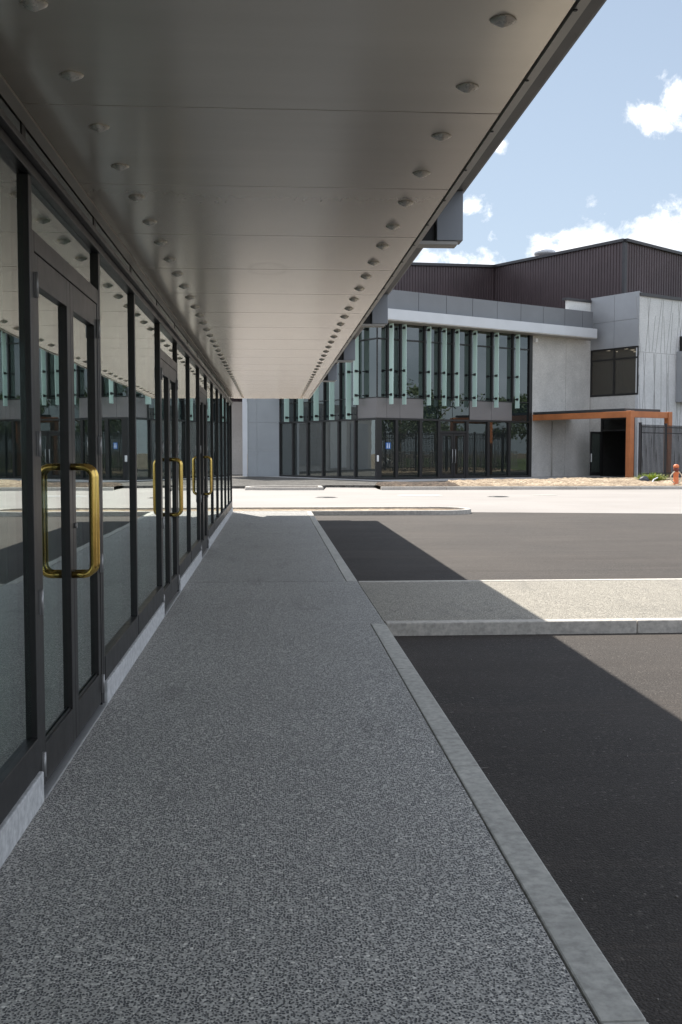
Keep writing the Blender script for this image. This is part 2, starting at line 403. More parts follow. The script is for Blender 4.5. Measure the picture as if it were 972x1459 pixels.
# kerb and verge across the road
k = MB(); x = 4.9
while x < 62: k.box(x + .004, x + 2.99, 47.05, 47.25, -.22, .03); x += 3
struct(k.build('kerb', M['kerb_pale'], bevel=.02))
ring_kerb('kerb', capsule(-1.25, 2.3, 47.06, 49.2, right=False, left=True), capsule(-1.07, 2.12, 47.24, 49.02, right=False, left=True), -.22, .02, M['kerb_pale'])
struct(MB().prism(capsule(-1.07, 2.12, 47.24, 49.02, right=False, left=True), -.22, -.02).build('verge_soil', M['soil']))

def bumpy(name, poly_fn, x0, x1, y0, y1, z, amp, step, m, fr=W):
    b = MB(fr); nx = int((x1 - x0) / step); ny = int((y1 - y0) / step); g = {}
    for i in range(nx + 1):
        for j in range(ny + 1):
            X = x0 + (x1 - x0) * i / nx; Y = y0 + (y1 - y0) * j / ny
            X2, Y2 = poly_fn(X, Y)
            e = 0 if i in (0, nx) or j in (0, ny) else 1
            h = mnoise.noise(Vector((X2 * .9, Y2 * .9, 3.))) * .5 + mnoise.noise(Vector((X2 * 3.7, Y2 * 3.7, 8.))) * .5 + 1.3 * math.sin(math.pi * j / ny)
            g[i, j] = b.bm.verts.new((X2, Y2, z + e * amp * h))
    b.smooth = True
    for i in range(nx):
        for j in range(ny): b.face([g[i, j], g[i + 1, j], g[i + 1, j + 1], g[i, j + 1]])
    return struct(b.build(name, m))
# beds: front edge on the kerb, back edge following the footpath
def bed(X, v):      # v in 0..1
    back = min(50.2 + (X - 4.9) * .62, 59.1)
    return X, 47.26 + v * (back - 47.26)
bumpy('garden_soil', bed, 4.92, 8.6, 0, 1, .04, .10, .05, M['soil'])
bumpy('garden_mulch', bed, 8.6, 40, 0, 1, .04, .15, .05, M['mulch'])
struct(MB().prism([(-30, 49.62), (-1.0, 49.32), (2.3, 49.25), (2.6, 50.62), (4.9, 50.02), (4.9, 50.2), (19.25, 59.1), (40, 59.15), (60, 59.2), (60, 100), (-30, 100)], -.23, .0).build('shade_toned_ground', M['shade_toned_ground']))  # outer ground drawn dark in place of shade that is not cast here
F0_ = Frame((5.967, 59.6, 0), R(31))
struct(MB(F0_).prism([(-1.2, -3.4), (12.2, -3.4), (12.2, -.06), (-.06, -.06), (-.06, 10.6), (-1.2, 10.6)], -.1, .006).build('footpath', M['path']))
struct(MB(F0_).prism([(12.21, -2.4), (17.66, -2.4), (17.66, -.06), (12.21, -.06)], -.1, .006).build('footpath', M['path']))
b = MB(); x = 1.5
# ------------------------------------------------------------------ drain covers in the road
for x, y, r, sq, lab in [(2.03, 39.4, .36, 0, 'round dark drain cover in the pale road, leftmost, facing the dark glass panes'),
                         (5.8, 41.0, .8, 1, 'large rectangular grey access lid set in the pale road below the blue notice'),
                         (8.64, 39.6, .36, 0, 'round dark drain cover in the pale road in front of the glazed entrance doors'),
                         (10.75, 40.8, .4, 1, 'small faint rectangular lid in the pale road, rightmost of the covers')]:
    t_ = thing('access_cover', lab, 'drain cover', (x, y, LOT + .004), 'covers set in the pale road')
    if sq:
        bx('cover_frame', M['kerb'], t_, x - r - .06, x + r + .06, y - r * .6 - .06, y + r * .6 + .06, LOT - .02, LOT + .010)
        bx('lid', M['path'] if r > .5 else M['kerb_pale'], t_, x - r, x + r, y - r * .6, y + r * .6, LOT - .01, LOT + .016)
    else:
        MB().lathe((x, y, LOT - .03), [(r + .07, 0), (r + .07, .042)], 24).build('cover_frame', M['iron'], t_)
        MB().lathe((x, y, LOT - .02), [(r, 0), (r, .040), (r * .9, .043), (r * .5, .043)], 24).build('lid', M['black'], t_)
# grit, twigs and crumbs lying about on the asphalt
b = MB()
for i in range(60):
    x = 1.12 + random.random() ** 2 * 4; y = 2.3 + random.random() * 7; s = random.uniform(.003, .009)
    if random.random() < .12:
        a = random.uniform(0, 3.14); L = random.uniform(.02, .06)
        b.bar((x, y, LOT + .004), (x + L * math.cos(a), y + L * math.sin(a), LOT + .005), .004, .004)
    else: b.lathe((x, y, LOT - .001), [(s, 0), (s * .8, s * .8), (s * .2, s)], 5)
tag(b.build('grit', M['iron']), 'grit and twigs scattered on the dark asphalt beside the kerb', 'grit', kind='stuff')

# ------------------------------------------------------------------ glass shopfront (left)
FX = -1.07                       # face of the frames
SB = thing('shopfront_building', 'long dark framed glass shopfront with three brass handled double doors beside the walkway', 'shopfront', (FX, 8, 0))
bays = [-11.8, -10.0, -8.15, -6.3, -4.5, -2.65, -.8, 1.05, 2.93, 4.8, 6.66, 8.34, 10.2, 12.02, 13.8, 15.62, 17.45, 19.2, 21.0, 22.75, 24.5, 26.3, 28.0]
doorbays = {4.8, 10.2, 15.62}
MW = .06
gX0, gX1 = FX - .040, FX - .026
for a, c in zip(bays, bays[1:]):
    door = a in doorbays
    l, r = a + MW / 2, c - MW / 2
    if not door:
        bx('plinth', M['plinth'], SB, FX - .12, FX + .02, a - (.0 if a not in doorbays else 0) + .0, c, -.1, .14, bevel=.006)
        bx('sill_rail', M['black'], SB, FX - .09, FX + .004, l, r, .142, .30, bevel=.004)
        bx('glass_pane', M['shop_glass'], SB, gX0, gX1, l, r, .30, 2.83)
    bx('clerestory_pane', M['clere_glass'], SB, gX0, gX1, l, r, 2.94, 3.30)
for i, y in enumerate(bays):
    z0 = .142
    bx('mullion', M['black'], SB, FX - .12, FX, y - MW / 2, y + MW / 2, z0 if y not in (4.8, 6.66, 10.2, 12.02, 15.62, 17.45) else -.05, 2.828, bevel=.003)
    bx('clerestory_mullion', M['black'], SB, FX - .12, FX - .022, y - .035, y + .035, 2.942, 3.32)
b = MB(); b.box(FX - .12, FX + .012, bays[0], bays[-1] + .03, 2.83, 2.875); b.box(FX - .1, FX + .045, bays[0], bays[-1] + .03, 2.877, 2.905); b.box(FX - .12, FX + .02, bays[0], bays[-1] + .03, 2.907, 2.94)
b.build('transom_rail', M['black'], SB, bevel=.003)
bx('head_trim', M['trim'], SB, FX - .02, FX + .032, bays[0], 28.3, 3.044, 3.056)
def door_set(y0, y1):
    a, c = y0 + MW / 2, y1 - MW / 2
    f = MB(); f.box(FX - .1, FX - .002, a, a + .045, -.05, 2.6); f.box(FX - .1, FX - .002, c - .045, c, -.05, 2.6); f.box(FX - .1, FX - .002, a + .047, c - .047, 2.51, 2.6)
    f.build('door_frame', M['frame'], SB, bevel=.003)
    bx('door_head_glass', M['shop_glass'], SB, gX0, gX1, a, c, 2.602, 2.828)
    bx('threshold', M['alu'], SB, FX - .1, FX + .022, a, c, -.05, .012)
    mid = (a + c) / 2; La = a + .05; Rb = c - .05
    for (p, q, hinge) in ((La, mid - .003, 'lo'), (mid + .003, Rb, 'hi')):
        d = MB(); z0, z1 = .03, 2.505; st = .085
        X0, X1 = FX - .055, FX - .006
        d.box(X0, X1, p, p + st, z0, z1); d.box(X0, X1, q - st, q, z0, z1)
        d.box(X0, X1, p + st, q - st, z1 - .14, z1); d.box(X0, X1, p + st, q - st, z0, z0 + .19)
        d.box(X1 - .02, X1 - .012, p + st - .012, q - st + .012, z0 + .18, z0 + .2)
        leaf = d.build('door', M['frame'], SB, bevel=.002)
        bx('door_glass', M['shop_glass'], leaf, FX - .042, FX - .030, p + st, q - st, z0 + .19, z1 - .14)
        hy = (q - st / 2) if hinge == 'lo' else (p + st / 2)
        for sgn in (1, -1):
            x0 = FX - .006 if sgn > 0 else FX - .055; xo = x0 + sgn * .115; r = .055; zl, zh = .94, 1.52; pts = [(x0 - sgn * .006, hy, zl)]
            for k_ in range(7):
                an = k_ / 6 * math.pi / 2; pts.append((xo - sgn * r + sgn * r * math.sin(an), hy, zl + r - r * math.cos(an)))
            for k_ in range(7):
                an = k_ / 6 * math.pi / 2; pts.append((xo - sgn * r + sgn * r * math.cos(an), hy, zh - r + r * math.sin(an)))
            pts.append((x0 - sgn * .006, hy, zh))
            MB().tube(pts, .0185, 14).build('pull_handle', M['brass'], leaf)
        hx = FX + .006; hyy = p - .004 if hinge == 'lo' else q + .004
        for z in (.09, .85, 1.58, 2.30):
            h = MB(); h.tube([(hx, hyy, z), (hx, hyy, z + .115)], .009, 10); h.box(FX - .003, FX + .002, hyy - .012, hyy + .012, z, z + .115)
            h.build('hinge', M['steel'], leaf)
        if hinge == 'lo': pass
        else:
            lk = MB(); lk.tube([(FX - .008, p + .045, 1.2), (FX + .006, p + .045, 1.2)], .016, 12); lk.build('lock', M['steel'], leaf)
for y0, y1 in ((4.8, 6.66), (10.2, 12.02), (15.62, 17.45)): door_set(y0, y1)
# building mass behind the glass
bx('interior_floor', M['int_floor'], SB, -9, FX - .121, -12, 28, -.2, -.01)
bx('interior_ceiling', M['interior'], SB, -9, FX - .125, -12, 28, 2.96, 3.0)
bx('rear_wall', M['interior'], SB, -9.2, -9, -12, 28, -.2, 3.6)
bx('end_wall', M['concrete_grey'], SB, -9.2, FX - .125, 27.82, 28.02, -.2, 3.6)
bx('end_wall', M['concrete_grey'], SB, -9.2, FX - .125, -12.2, -12, -.2, 3.6)
for y in (3.2, 11.2, 19.2):
    bx('interior_column', M['interior'], SB, -3.6, -3.2, y, y + .4, -.01, 2.96)
bx('interior_partition', M['interior'], SB, -9, -4.2, 8.0, 8.12, -.01, 2.96)
bx('interior_partition', M['interior'], SB, -9, -5.2, 16.0, 16.12, -.01, 2.96)
bx('interior_counter', M['white_wall'], SB, -4.4, -3.4, 5.0, 7.4, -.01, 1.1)
bx('roof_slab', M['fascia'], SB, -9.4, -1.2, -12.2, 28.4, 3.62, 3.75)

# ------------------------------------------------------------------ canopy
CY0, CY1 = -9.2, 28.65
CN = thing('canopy', 'flat grey panel canopy with two rows of small diamond caps over the walkway', 'canopy', (0, 10, 3.05))
b = MB(); off = 4.53; P_ = 1.30; n0 = -11
x0, x1 = -1.035, .982
y = off + n0 * P_ + 0.0
while y < CY1 - .05:
    ya, yb = max(y, CY0), min(y + P_, CY1)
    if yb > ya + .05:
        b.box(x0, x1, ya + .004, yb - .004, 3.05, 3.062)
    y += P_
b.build('soffit', M['soffit'], CN, bevel=.002)
bx('soffit_backing', M['seam'], CN, x0, x1 + .01, CY0, CY1, 3.064, 3.10)
b = MB(); b.box(.990, 1.024, CY0, CY1, 3.043, 3.12); b.mi = 1; y = CY0 + .3
while y < CY1:
    b.lathe((.994, y, 3.0395), [(.007, 0), (.009, .004)], 8); y += .65
b.build('edge_trim', [M['trim'], M['black']], CN)
bx('fascia', M['fascia'], CN, .99, 1.022, CY0, CY1, 3.122, 3.62)
b = MB(); b.box(-1.2, 1.5, CY0, CY1 + .25, 3.63, 3.76)
b.build('roof_edge', M['fascia'], CN, bevel=.004)
bx('roof_edge_cap', M['grey_box'], CN, 1.501, 1.512, CY0, CY1 + .25, 3.632, 3.77)
for yb in (-2.4, 2.88, 8.18, 13.48, 18.8, 24.1):
    bx('fascia_box', M['grey_box'], CN, 1.285, 1.49, yb, yb + .17, 3.245, 3.628, bevel=.004)
    bx('recess_panel', M['black'], CN, 1.024, 1.284, yb + .07, yb + .15, 3.245, 3.628)
    bx('bracket_plate', M['ledge'], CN, 1.024, 1.45, yb + .01, yb + .165, 3.215, 3.243, bevel=.003)
def cap(x, y):
    b = MB(); zt = 3.0495; r = .047; h = .025; n = 24
    top = []; rings = []
    for (f, dz, e) in ((1.0, 0, 1.5), (.97, .005, 1.45), (.62, .015, 1.15), (.28, .022, 1.05)):
        ring = []
        for k_ in range(n):
            a = k_ * math.tau / n; c, s = abs(math.cos(a)), abs(math.sin(a))
            rr = r * f * (c ** e + s ** e) ** (-1 / e)
            ring.append(b.bm.verts.new((x + rr * math.cos(a), y + rr * math.sin(a), zt - dz)))
        rings.append(ring)
    b.smooth = True
    for p, q in zip(rings, rings[1:]):
        for k_ in range(n): b.face([p[k_], p[(k_ + 1) % n], q[(k_ + 1) % n], q[k_]])
    ap = b.bm.verts.new((x, y, zt - h))
    for k_ in range(n): b.face([rings[-1][k_], rings[-1][(k_ + 1) % n], ap])
    b.smooth = False; b.face(rings[0])
    return b.build('soffit_cap', M['cap'], CN)
first = None
caps = []
yy = 4.85 - .645 * 4
while yy < 28.4:
    for xx, dy in ((.78, 0), (-.765, -.03)):
        if first is None: first = cap(xx, yy + dy)
        else:
            o = first.copy(); col.objects.link(o); o.parent = CN
            o.location = first.location + Vector((xx - .78, yy + dy - (4.85 - .645 * 4), 0))
    yy += .645

# ------------------------------------------------------------------ corner pavilion across the road
TH = R(31); F1 = Frame((5.967, 59.6, 0), TH)
PV = thing('corner_pavilion', 'two storey dark glass corner building with pale green vertical fins and grey roof band', 'building', tuple(F1(6, 5, 0)))
HEAD, SP1, TRZ, TOP = 3.50, 4.70, 8.06, 8.98
def pane(name, m, a0, a1, z0, z1, wall, parent=PV, dep=.06):
    if wall == 1: return bx(name, m, parent, a0, a1, dep, dep + .012, z0, z1, fr=F1)
    return bx(name, m, parent, dep, dep + .012, a0, a1, z0, z1, fr=F1)
def post(name, m, a0, a1, z0, z1, wall, d0=-.04, d1=.14, parent=PV):
    if wall == 1: return bx(name, m, parent, a0, a1, d0, d1, z0, z1, fr=F1, bevel=.006)
    return bx(name, m, parent, d0, d1, a0, a1, z0, z1, fr=F1, bevel=.006)
# ground floor, right wing
mul = [.22, 1.42, 3.21, 4.62, 6.84, 8.58, 10.36, 12.12]
for i, s in enumerate(mul): post('mullion', M['black'], s - .10, s + .10, 0, HEAD, 1)
for i, (a, c) in enumerate(zip(mul, mul[1:])):
    if i == 3: continue
    pane('window', M['pav_glass_low'], a + .1, c - .1, .12, HEAD - .06, 1)
post('sill_rail', M['black'], .1, 4.52, 0, .12, 1, -.03, .12); post('sill_rail', M['black'], 6.94, 12.02, 0, .12, 1, -.03, .12)
post('head_rail', M['black'], -.04, 12.28, HEAD - .06, HEAD + .05, 1, -.045, .15)
post('end_post', M['black'], 12.02, 12.28, 0, TOP, 1, -.05, .16)
# entrance doors
a, c = 4.72, 6.74; mid = (a + c) / 2
post('door_head', M['black'], a, c, 2.72, 2.86, 1, -.03, .12)
pane('door_head_window', M['pav_glass_low'], a, c, 2.86, HEAD - .06, 1)
for p, q, hs in ((a + .02, mid - .01, mid - .12), (mid + .01, c - .02, mid + .12)):
    d = MB(F1)
    d.box(p, p + .15, -.02, .05, .03, 2.7); d.box(q - .15, q, -.02, .05, .03, 2.7); d.box(p + .15, q - .15, -.02, .05, 2.56, 2.7); d.box(p + .15, q - .15, -.02, .05, .03, .24)
    lf = d.build('door', M['black'], PV, bevel=.004)
    bx('door_glass', M['pav_glass_low'], lf, p + .15, q - .15, .01, .022, .24, 2.56, fr=F1)
    MB().tube([F1(hs, -.02, .95), F1(hs, -.09, .95), F1(hs, -.09, 1.75), F1(hs, -.02, 1.75)], .022, 8).build('pull_handle', M['steel'], lf)
# right-wing upper floor
sp_list = [(.0, 1.62), (1.64, 3.46), (3.48, 3.50)]
post('spandrel_panel', M['spandrel'], -.03, .70, HEAD + .06, SP1, 1, .0, .12)
post('spandrel_panel', M['spandrel'], .715, 1.66, HEAD + .06, SP1, 1, .0, .12)
post('spandrel_panel', M['spandrel'], 1.675, 3.40, HEAD + .06, SP1, 1, .0, .12)
post('spandrel_panel', M['spandrel'], 7.06, 8.82, HEAD + .06, SP1, 1, .0, .12)
post('spandrel_panel', M['spandrel'], 8.835, 10.56, HEAD + .06, SP1, 1, .0, .12)
pane('spandrel_window', M['spandrel_glass'], 3.42, 4.62, HEAD + .05, SP1, 1); pane('spandrel_window', M['pav_glass'], 4.66, 5.68, HEAD + .05, SP1, 1)
pane('spandrel_window', M['pav_glass'], 5.72, 7.04, HEAD + .05, SP1, 1); pane('spandrel_window', M['spandrel_glass'], 10.58, 12.0, HEAD + .05, SP1, 1)
umul = [.05, .78, 1.72, 3.50, 4.66, 5.70, 7.10, 8.88, 10.62, 12.05]
for s in umul[1:-1]: post('upper_mullion', M['black'], s - .06, s + .06, SP1, TOP, 1, -.03, .12)
for a, c in zip(umul, umul[1:]):
    pane('upper_window', M['pav_glass'], a + .06, c - .06, SP1 + .05, TRZ - .04, 1)
    pane('top_window', M['pav_glass'], a + .06, c - .06, TRZ + .04, TOP - .02, 1)
post('upper_transom', M['black'], .1, 12.02, TRZ - .04, TRZ + .04, 1, -.02, .11)
post('upper_sill', M['black'], .0, 12.02, SP1 + .001, SP1 + .05, 1, -.02, .11)
# left wing: wall at a = 0 running along b
post('corner_post', M['black'], -.045, .12, 0, HEAD, 2, -.045, .12)
post('upper_corner_post', M['black'], -.02, .05, SP1, TOP, 2, -.02, .05)
lm = [2.15, 3.86, 5.55, 7.28, 9.02, 10.62]
prev = .12
for s in lm:
    post('mullion', M['black'], s - .08, s + .08, 0, HEAD, 2)
    pane('window', M['wing_glass'], prev, s - .08, .12, HEAD - .06, 2); prev = s + .08
post('sill_rail', M['black'], .12, 10.7, 0, .12, 2, -.03, .12)
post('head_rail', M['black'], .152, 10.7, HEAD - .06, HEAD + .05, 2, -.045, .15)
post('spandrel_panel', M['spandrel'], .13, 2.06, HEAD + .06, SP1, 2, .0, .12)
ul = [.06, 1.95, 3.70, 5.42, 7.14, 8.88, 10.62]
for i, (a, c) in enumerate(zip(ul, ul[1:])):
    if i: post('upper_mullion', M['black'], a - .05, a + .05, HEAD + .05, TOP, 2, -.03, .12)
    if i: pane('spandrel_window', M['spandrel_glass'], a + .05, c - .05, HEAD + .05, SP1, 2)
    pane('upper_window', M['pav_glass'], a + .05, c - .05, SP1 + .05, TRZ - .04, 2)
    pane('top_window', M['pav_glass'], a + .05, c - .05, TRZ + .04, TOP - .02, 2)
post('upper_transom', M['black'], .1, 10.7, TRZ - .04, TRZ + .04, 2, -.02, .11)
post('upper_sill', M['black'], .1, 10.7, SP1 + .001, SP1 + .05, 2, -.02, .11)
# fins: blades of frosted glass standing square to the wall on black clips
def fin(a, wall, z0, clips):
    def B(m_, p0, p1, q0, q1, c0, c1):
        if wall == 1: m_.box(p0, p1, -q1, -q0, c0, c1)
        else: m_.box(-q1, -q0, p0, p1, c0, c1)
    f = MB(F1); B(f, a - .014, a + .014, .14, .50, z0, TOP - .07); fo = f.build('fin', M['fin'], PV)
    for z in clips:
        c = MB(F1); B(c, a - .05, a + .05, .24, .44, z - .07, z + .07); B(c, a - .02, a + .02, .02, .24, z - .03, z + .03)
        c.build('fin_clip', M['black'], fo)
for a in (.78, 1.72, 3.55, 4.73, 5.73, 7.14, 8.92, 10.70): fin(a, 1, 4.33, (8.72, 6.28, 4.88))
for a in (9.25, 7.55, 5.80, 4.10, 2.36): fin(a, 2, 3.52, (8.72, 6.28, 3.80))
fin(1.60, 2, 4.33, (8.72, 6.28, 4.88))
# roof band
b = MB(F1)
O = 1.0
b.prism([(-O, -O), (17.14, -O), (17.14, .6), (.6, .6), (.6, 11.2), (-O, 11.2)], TOP, TOP + .05); b.build('eave_soffit', M['ledge'], PV)
b = MB(F1); b.prism([(-O - .02, -O - .02), (17.16, -O - .02), (17.16, -.35), (-.35, -.35), (-.35, 11.2), (-O - .02, 11.2)], TOP + .052, 9.62)
b.build('fascia', M['white_fascia'], PV, bevel=.01)
js = [-.5, 2.6, 4.7, 6.75, 8.75, 10.75, 12.7, 14.65, 16.3, 17.3]
for i, (a, c) in enumerate(zip(js, js[1:])): bx('parapet_panel', M['dark_panel'], PV, a + .015, c - .015, -.52, -.45, 9.622, 10.78, fr=F1)
bx('parapet_backing', M['joint'], PV, -.5, 17.29, -.44, -.36, 9.622, 10.76, fr=F1)
bx('parapet_panel', M['dark_panel'], PV, -.52, -.45, -.34, 11.2, 9.622, 10.78, fr=F1)
bx('roof', M['dark_panel'], PV, .0, 17.6, .0, 12, 9.3, 9.6, fr=F1)
# concrete return right of the glass
bx('concrete_wall', M['concrete'], PV, 12.285, 15.35, .0, .2, 0, TOP - .002, fr=F1, bevel=.01)
bx('concrete_wall', M['concrete'], PV, 15.37, 17.69, .0, .2, 0, TOP - .002, fr=F1, bevel=.01)
bx('wall_joint', M['groove'], PV, 15.34, 15.38, .03, .19, 0, TOP - .01, fr=F1)
MB().tube([F1(14.1, -.05, .02), F1(14.1, -.05, 3.55)], .045, 10).build('downpipe', M['ledge'], PV)
bx('wall_lamp', M['white'], PV, 12.40, 12.60, -.2, -.002, 8.55, 8.80, fr=F1, bevel=.02)
# interiors
bx('floor_slab', M['int_floor'], PV, .16, 17.6, .16, 11.8, -.1, .02, fr=F1)
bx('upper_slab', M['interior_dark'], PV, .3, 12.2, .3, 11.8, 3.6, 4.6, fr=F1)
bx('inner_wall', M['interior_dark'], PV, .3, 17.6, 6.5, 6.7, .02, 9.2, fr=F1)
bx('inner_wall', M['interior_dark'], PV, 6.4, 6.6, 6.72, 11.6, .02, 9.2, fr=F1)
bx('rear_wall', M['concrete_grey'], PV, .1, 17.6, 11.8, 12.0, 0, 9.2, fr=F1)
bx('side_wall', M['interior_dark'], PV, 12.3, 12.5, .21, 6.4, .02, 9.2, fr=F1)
# small fittings
cr = MB(F1); cr.box(-.05, .08, -.11, -.05, 1.05, 1.42); tag(cr.build('card_reader', M['white'], bevel=.04), 'small white card reader on the dark corner post of the glass building', 'card reader')
nt = thing('notice', 'small square blue notice with white figures stuck inside the corner window', 'notice', tuple(F1(.84, .0, 1.78)))
bx('board', M['blue_sign'], nt, .68, 1.02, .045, .055, 1.78, 2.14, fr=F1)
g = MB(F1)
for s in (.78, .92):
    g.box(s - .03, s + .03, .0385, .044, 1.82, 2.0); g.box(s - .025, s + .025, .0385, .044, 2.02, 2.09)
g.build('figure_mark', M['white'], nt)

# panelled wall closing the view straight ahead
PW = thing('panelled_wall', 'blue grey panelled wall with thin pale joints, ending the view left of the dark windows', 'wall', (-.7, 68.9, 0))
b = MB()
for x0_, x1_ in ((-1.62, -1.0), (-.985, .47)):
    for z0_, z1_ in ((0, 1.72), (1.735, 3.52), (3.535, 5.4), (5.415, 7.4), (7.415, 9.0)): b.box(x0_, x1_, 68.7, 68.78, z0_, z1_)
b.build('panel', M['blue_panel'], PW); bx('joint_backing', M['joint'], PW, -1.62, .47, 68.74, 68.86, 0, 8.99)
bx('end_strip', M['white_fascia'], PW, -1.93, -1.635, 68.62, 68.86, 0, 9.0)
CW = thing('concrete_wall', 'plain grey concrete wall behind the far end of the shopfront', 'wall', (-12, 75.2, 0))
b = MB(); b.box(-30, -1.935, 75.0, 75.3, 0, 5.7); b.build('slab', M['concrete_grey'], CW)
b = MB()
for i in range(44): b.bar((-19, 74.93, .6 + i * .11), (-13, 74.93, .6 + i * .11), .07, .03)
b.build('louvre', M['white_fascia'], CW)
bx('clad_panel', M['dark_panel'], CW, -11.5, -6.5, 74.9, 74.99, .4, 4.8); bx('clad_panel', M['white_wall'], CW, -24, -20.5, 74.9, 74.99, .2, 5.0)  # unseen panels added to vary what the left wing windows mirror
bx('roller_door', M['mid_panel'], CW, -29, -25, 74.92, 74.99, 0, 4.2)

# ------------------------------------------------------------------ concrete entrance block with patterned wall
EB = thing('entrance_block', 'tall concrete block with grey panelled top, black window and vertical line pattern on its side', 'building', tuple(F1(21, -1, 0)))
S = 17.7; D = 3.97
bx('panel_backing', M['joint'], EB, S + .02, S + .3, -D + .05, -.0, 8.33, 11.7, fr=F1)
for t0, t1 in ((-1.97, -.002), (-D, -1.99)):
    for z0_, z1_ in ((8.33, 10.04), (10.06, 11.75)): bx('clad_panel', M['mid_panel'], EB, S - .04, S + .02, t0, t1, z0_, z1_, fr=F1)
# window
b = MB(F1); b.box(S - .02, S + .1, -.10, -.002, 5.24, 8.32); b.box(S - .02, S + .1, -D, -D + .10, 5.24, 8.32); b.box(S - .02, S + .1, -D + .1, -.1, 8.22, 8.32); b.box(S - .02, S + .1, -D + .1, -.1, 5.24, 5.36)
b.box(S - .015, S + .09, -2.06, -1.92, 5.36, 8.22); b.box(S - .01, S + .08, -1.92, -.1, 7.55, 7.66); b.box(S - .01, S + .08, -D + .1, -2.06, 7.55, 7.66)
wf = b.build('window', M['black'], EB)
M['block_glass'] = glass('block window glass', (.42, .40, .36), .05, 5., 1., .02, (.12, .105, .085), .4)
bx('pane', M['block_glass'], wf, S + .03, S + .045, -D + .1, -.1, 5.36, 8.22, fr=F1)
b = MB(F1)
bx('concrete_band', M['concrete'], EB, S, S + .22, -D + .22, -.002, 3.85, 5.235, fr=F1, bevel=.01)
bx('concrete_pier', M['concrete'], EB, S, S + .22, -.95, -.002, 0, 3.845, fr=F1)
# patterned wall: lines are thin dark bars laid on its face
random.seed(21)
bx('patterned_wall', M['pattern'], EB, S + .0, S + 14, -D, -D + .215, 0, 11.45, fr=F1)
def groove_lines(z0, z1, n):
    g = MB(F1)
    for i in range(n):
        a = S + .25 + i * (9.5 / n) + random.uniform(-.12, .12); lean = random.choice((-1, 1)) * random.uniform(.05, .75)
        top = z1 - (random.random() < .35) * random.uniform(0, 1.2); bot = z0 + (random.random() < .3) * random.uniform(0, 1.0)
        p = F1(a, -D - .003, bot); q = F1(a + lean, -D - .003, top)
        g.bar(p, q, .024, .012, up=F1.v)
    return g
groove_lines(.05, 7.9, 28).build('groove', M['groove'], EB)
groove_lines(7.98, 11.4, 26).build('groove', M['groove'], EB)
bx('panel_joint', M['groove'], EB, S + .02, S + 14, -D - .004, -D + .05, 7.93, 7.955, fr=F1)
bx('wall_cap', M['cladding_cap'], EB, S + .03, S + 14, -D - .08, -D + .3, 11.452, 11.66, fr=F1)
bx('roof', M['cladding_cap'], EB, S + .31, S + 14, -D + .31, 9, 11.2, 11.4, fr=F1)
pb = MB(F1); s0 = S + 3.72
pb.box(s0, s0 + 6, -D - .7, -D - .01, 4.85, 8.15); pb.build('projecting_box', M['mid_panel'], EB, bevel=.02)
b = MB(F1); b.box(s0 + .0, s0 + 6, -D - .705, -D - .701, 6.4, 6.43); b.box(s0, s0 + 6, -D - .705, -D - .701, 7.6, 7.63); b.build('box_joint', M['joint'], EB)
bx('box_window', M['black'], EB, s0 + .3, s0 + 6, -D - .6, -D - .01, 8.152, 9.15, fr=F1)
# white wall stepping up behind the roof band
bx('upper_wall', M['white_wall'], EB, 15.5, S - .045, .02, .25, 9.605, 11.45, fr=F1)
bx('upper_wall_cap', M['cladding_cap'], EB, 15.3, S - .045, -.05, .35, 11.452, 11.62, fr=F1)
# lit room behind window, dark lobby behind the doors
bx('room_floor', M['interior_dark'], EB, S + .25, S + 8, -D + .25, 8, 4.6, 5.2, fr=F1)
bx('room_ceiling', M['interior'], EB, S + .25, S + 8, -D + .25, 8, 8.34, 8.5, fr=F1)
bx('room_wall', M['interior'], EB, S + 4.6, S + 4.8, -D + .25, 8, 5.2, 8.34, fr=F1)
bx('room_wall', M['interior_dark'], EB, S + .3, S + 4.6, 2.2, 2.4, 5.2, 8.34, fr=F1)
for (a, c) in ((.9, -.7), (.9, -2.2), (1.9, -.5), (1.9, -1.9), (1.9, -3.2), (3.0, -1.2), (3.0, -2.8)):
    MB(F1).box(S + a - .09, S + a + .09, c - .09, c + .09, 8.30, 8.335).build('ceiling_lamp', M['lamp'], EB)
b = MB(F1)
for (a, c, w) in ((1.5, -1.0, .5), (1.7, -2.6, .7), (2.2, -3.3, .5)): b.box(S + a, S + a + .05, c - w, c, 5.55, 5.62); b.box(S + a, S + a + .4, c - w, c - w + .05, 5.2, 5.9)
b.build('room_furniture', M['black'], EB)
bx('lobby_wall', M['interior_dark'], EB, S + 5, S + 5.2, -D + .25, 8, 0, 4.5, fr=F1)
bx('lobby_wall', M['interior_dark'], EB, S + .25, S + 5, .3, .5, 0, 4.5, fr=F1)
b = MB(F1); b.box(S - .02, S + .12, -1.08, -.96, 0, 3.84); b.box(S - .02, S + .12, -D + .222, -D + .34, 0, 3.84); b.box(S - .02, S + .12, -D + .34, -1.08, 3.72, 3.84); b.box(S - .02, S + .12, -D + .34, -1.08, 2.95, 3.05); b.box(S - .02, S + .12, -D + .95, -D + .87, 0, 2.95)
b.build('door_frame', M['black'], EB)
M['lobby_glass'] = glass('dark lobby glass', (.2, .2, .19), .05, 5., .8, .0, (.006, .006, .006), .5)
bx('door_glazing', M['lobby_glass'], EB, S + .05, S + .062, -D + .34, -1.08, 3.05, 3.72, fr=F1); bx('door_glazing', M['lobby_glass'], EB, S + .05, S + .062, -D + .34, -D + .87, .05, 2.95, fr=F1)
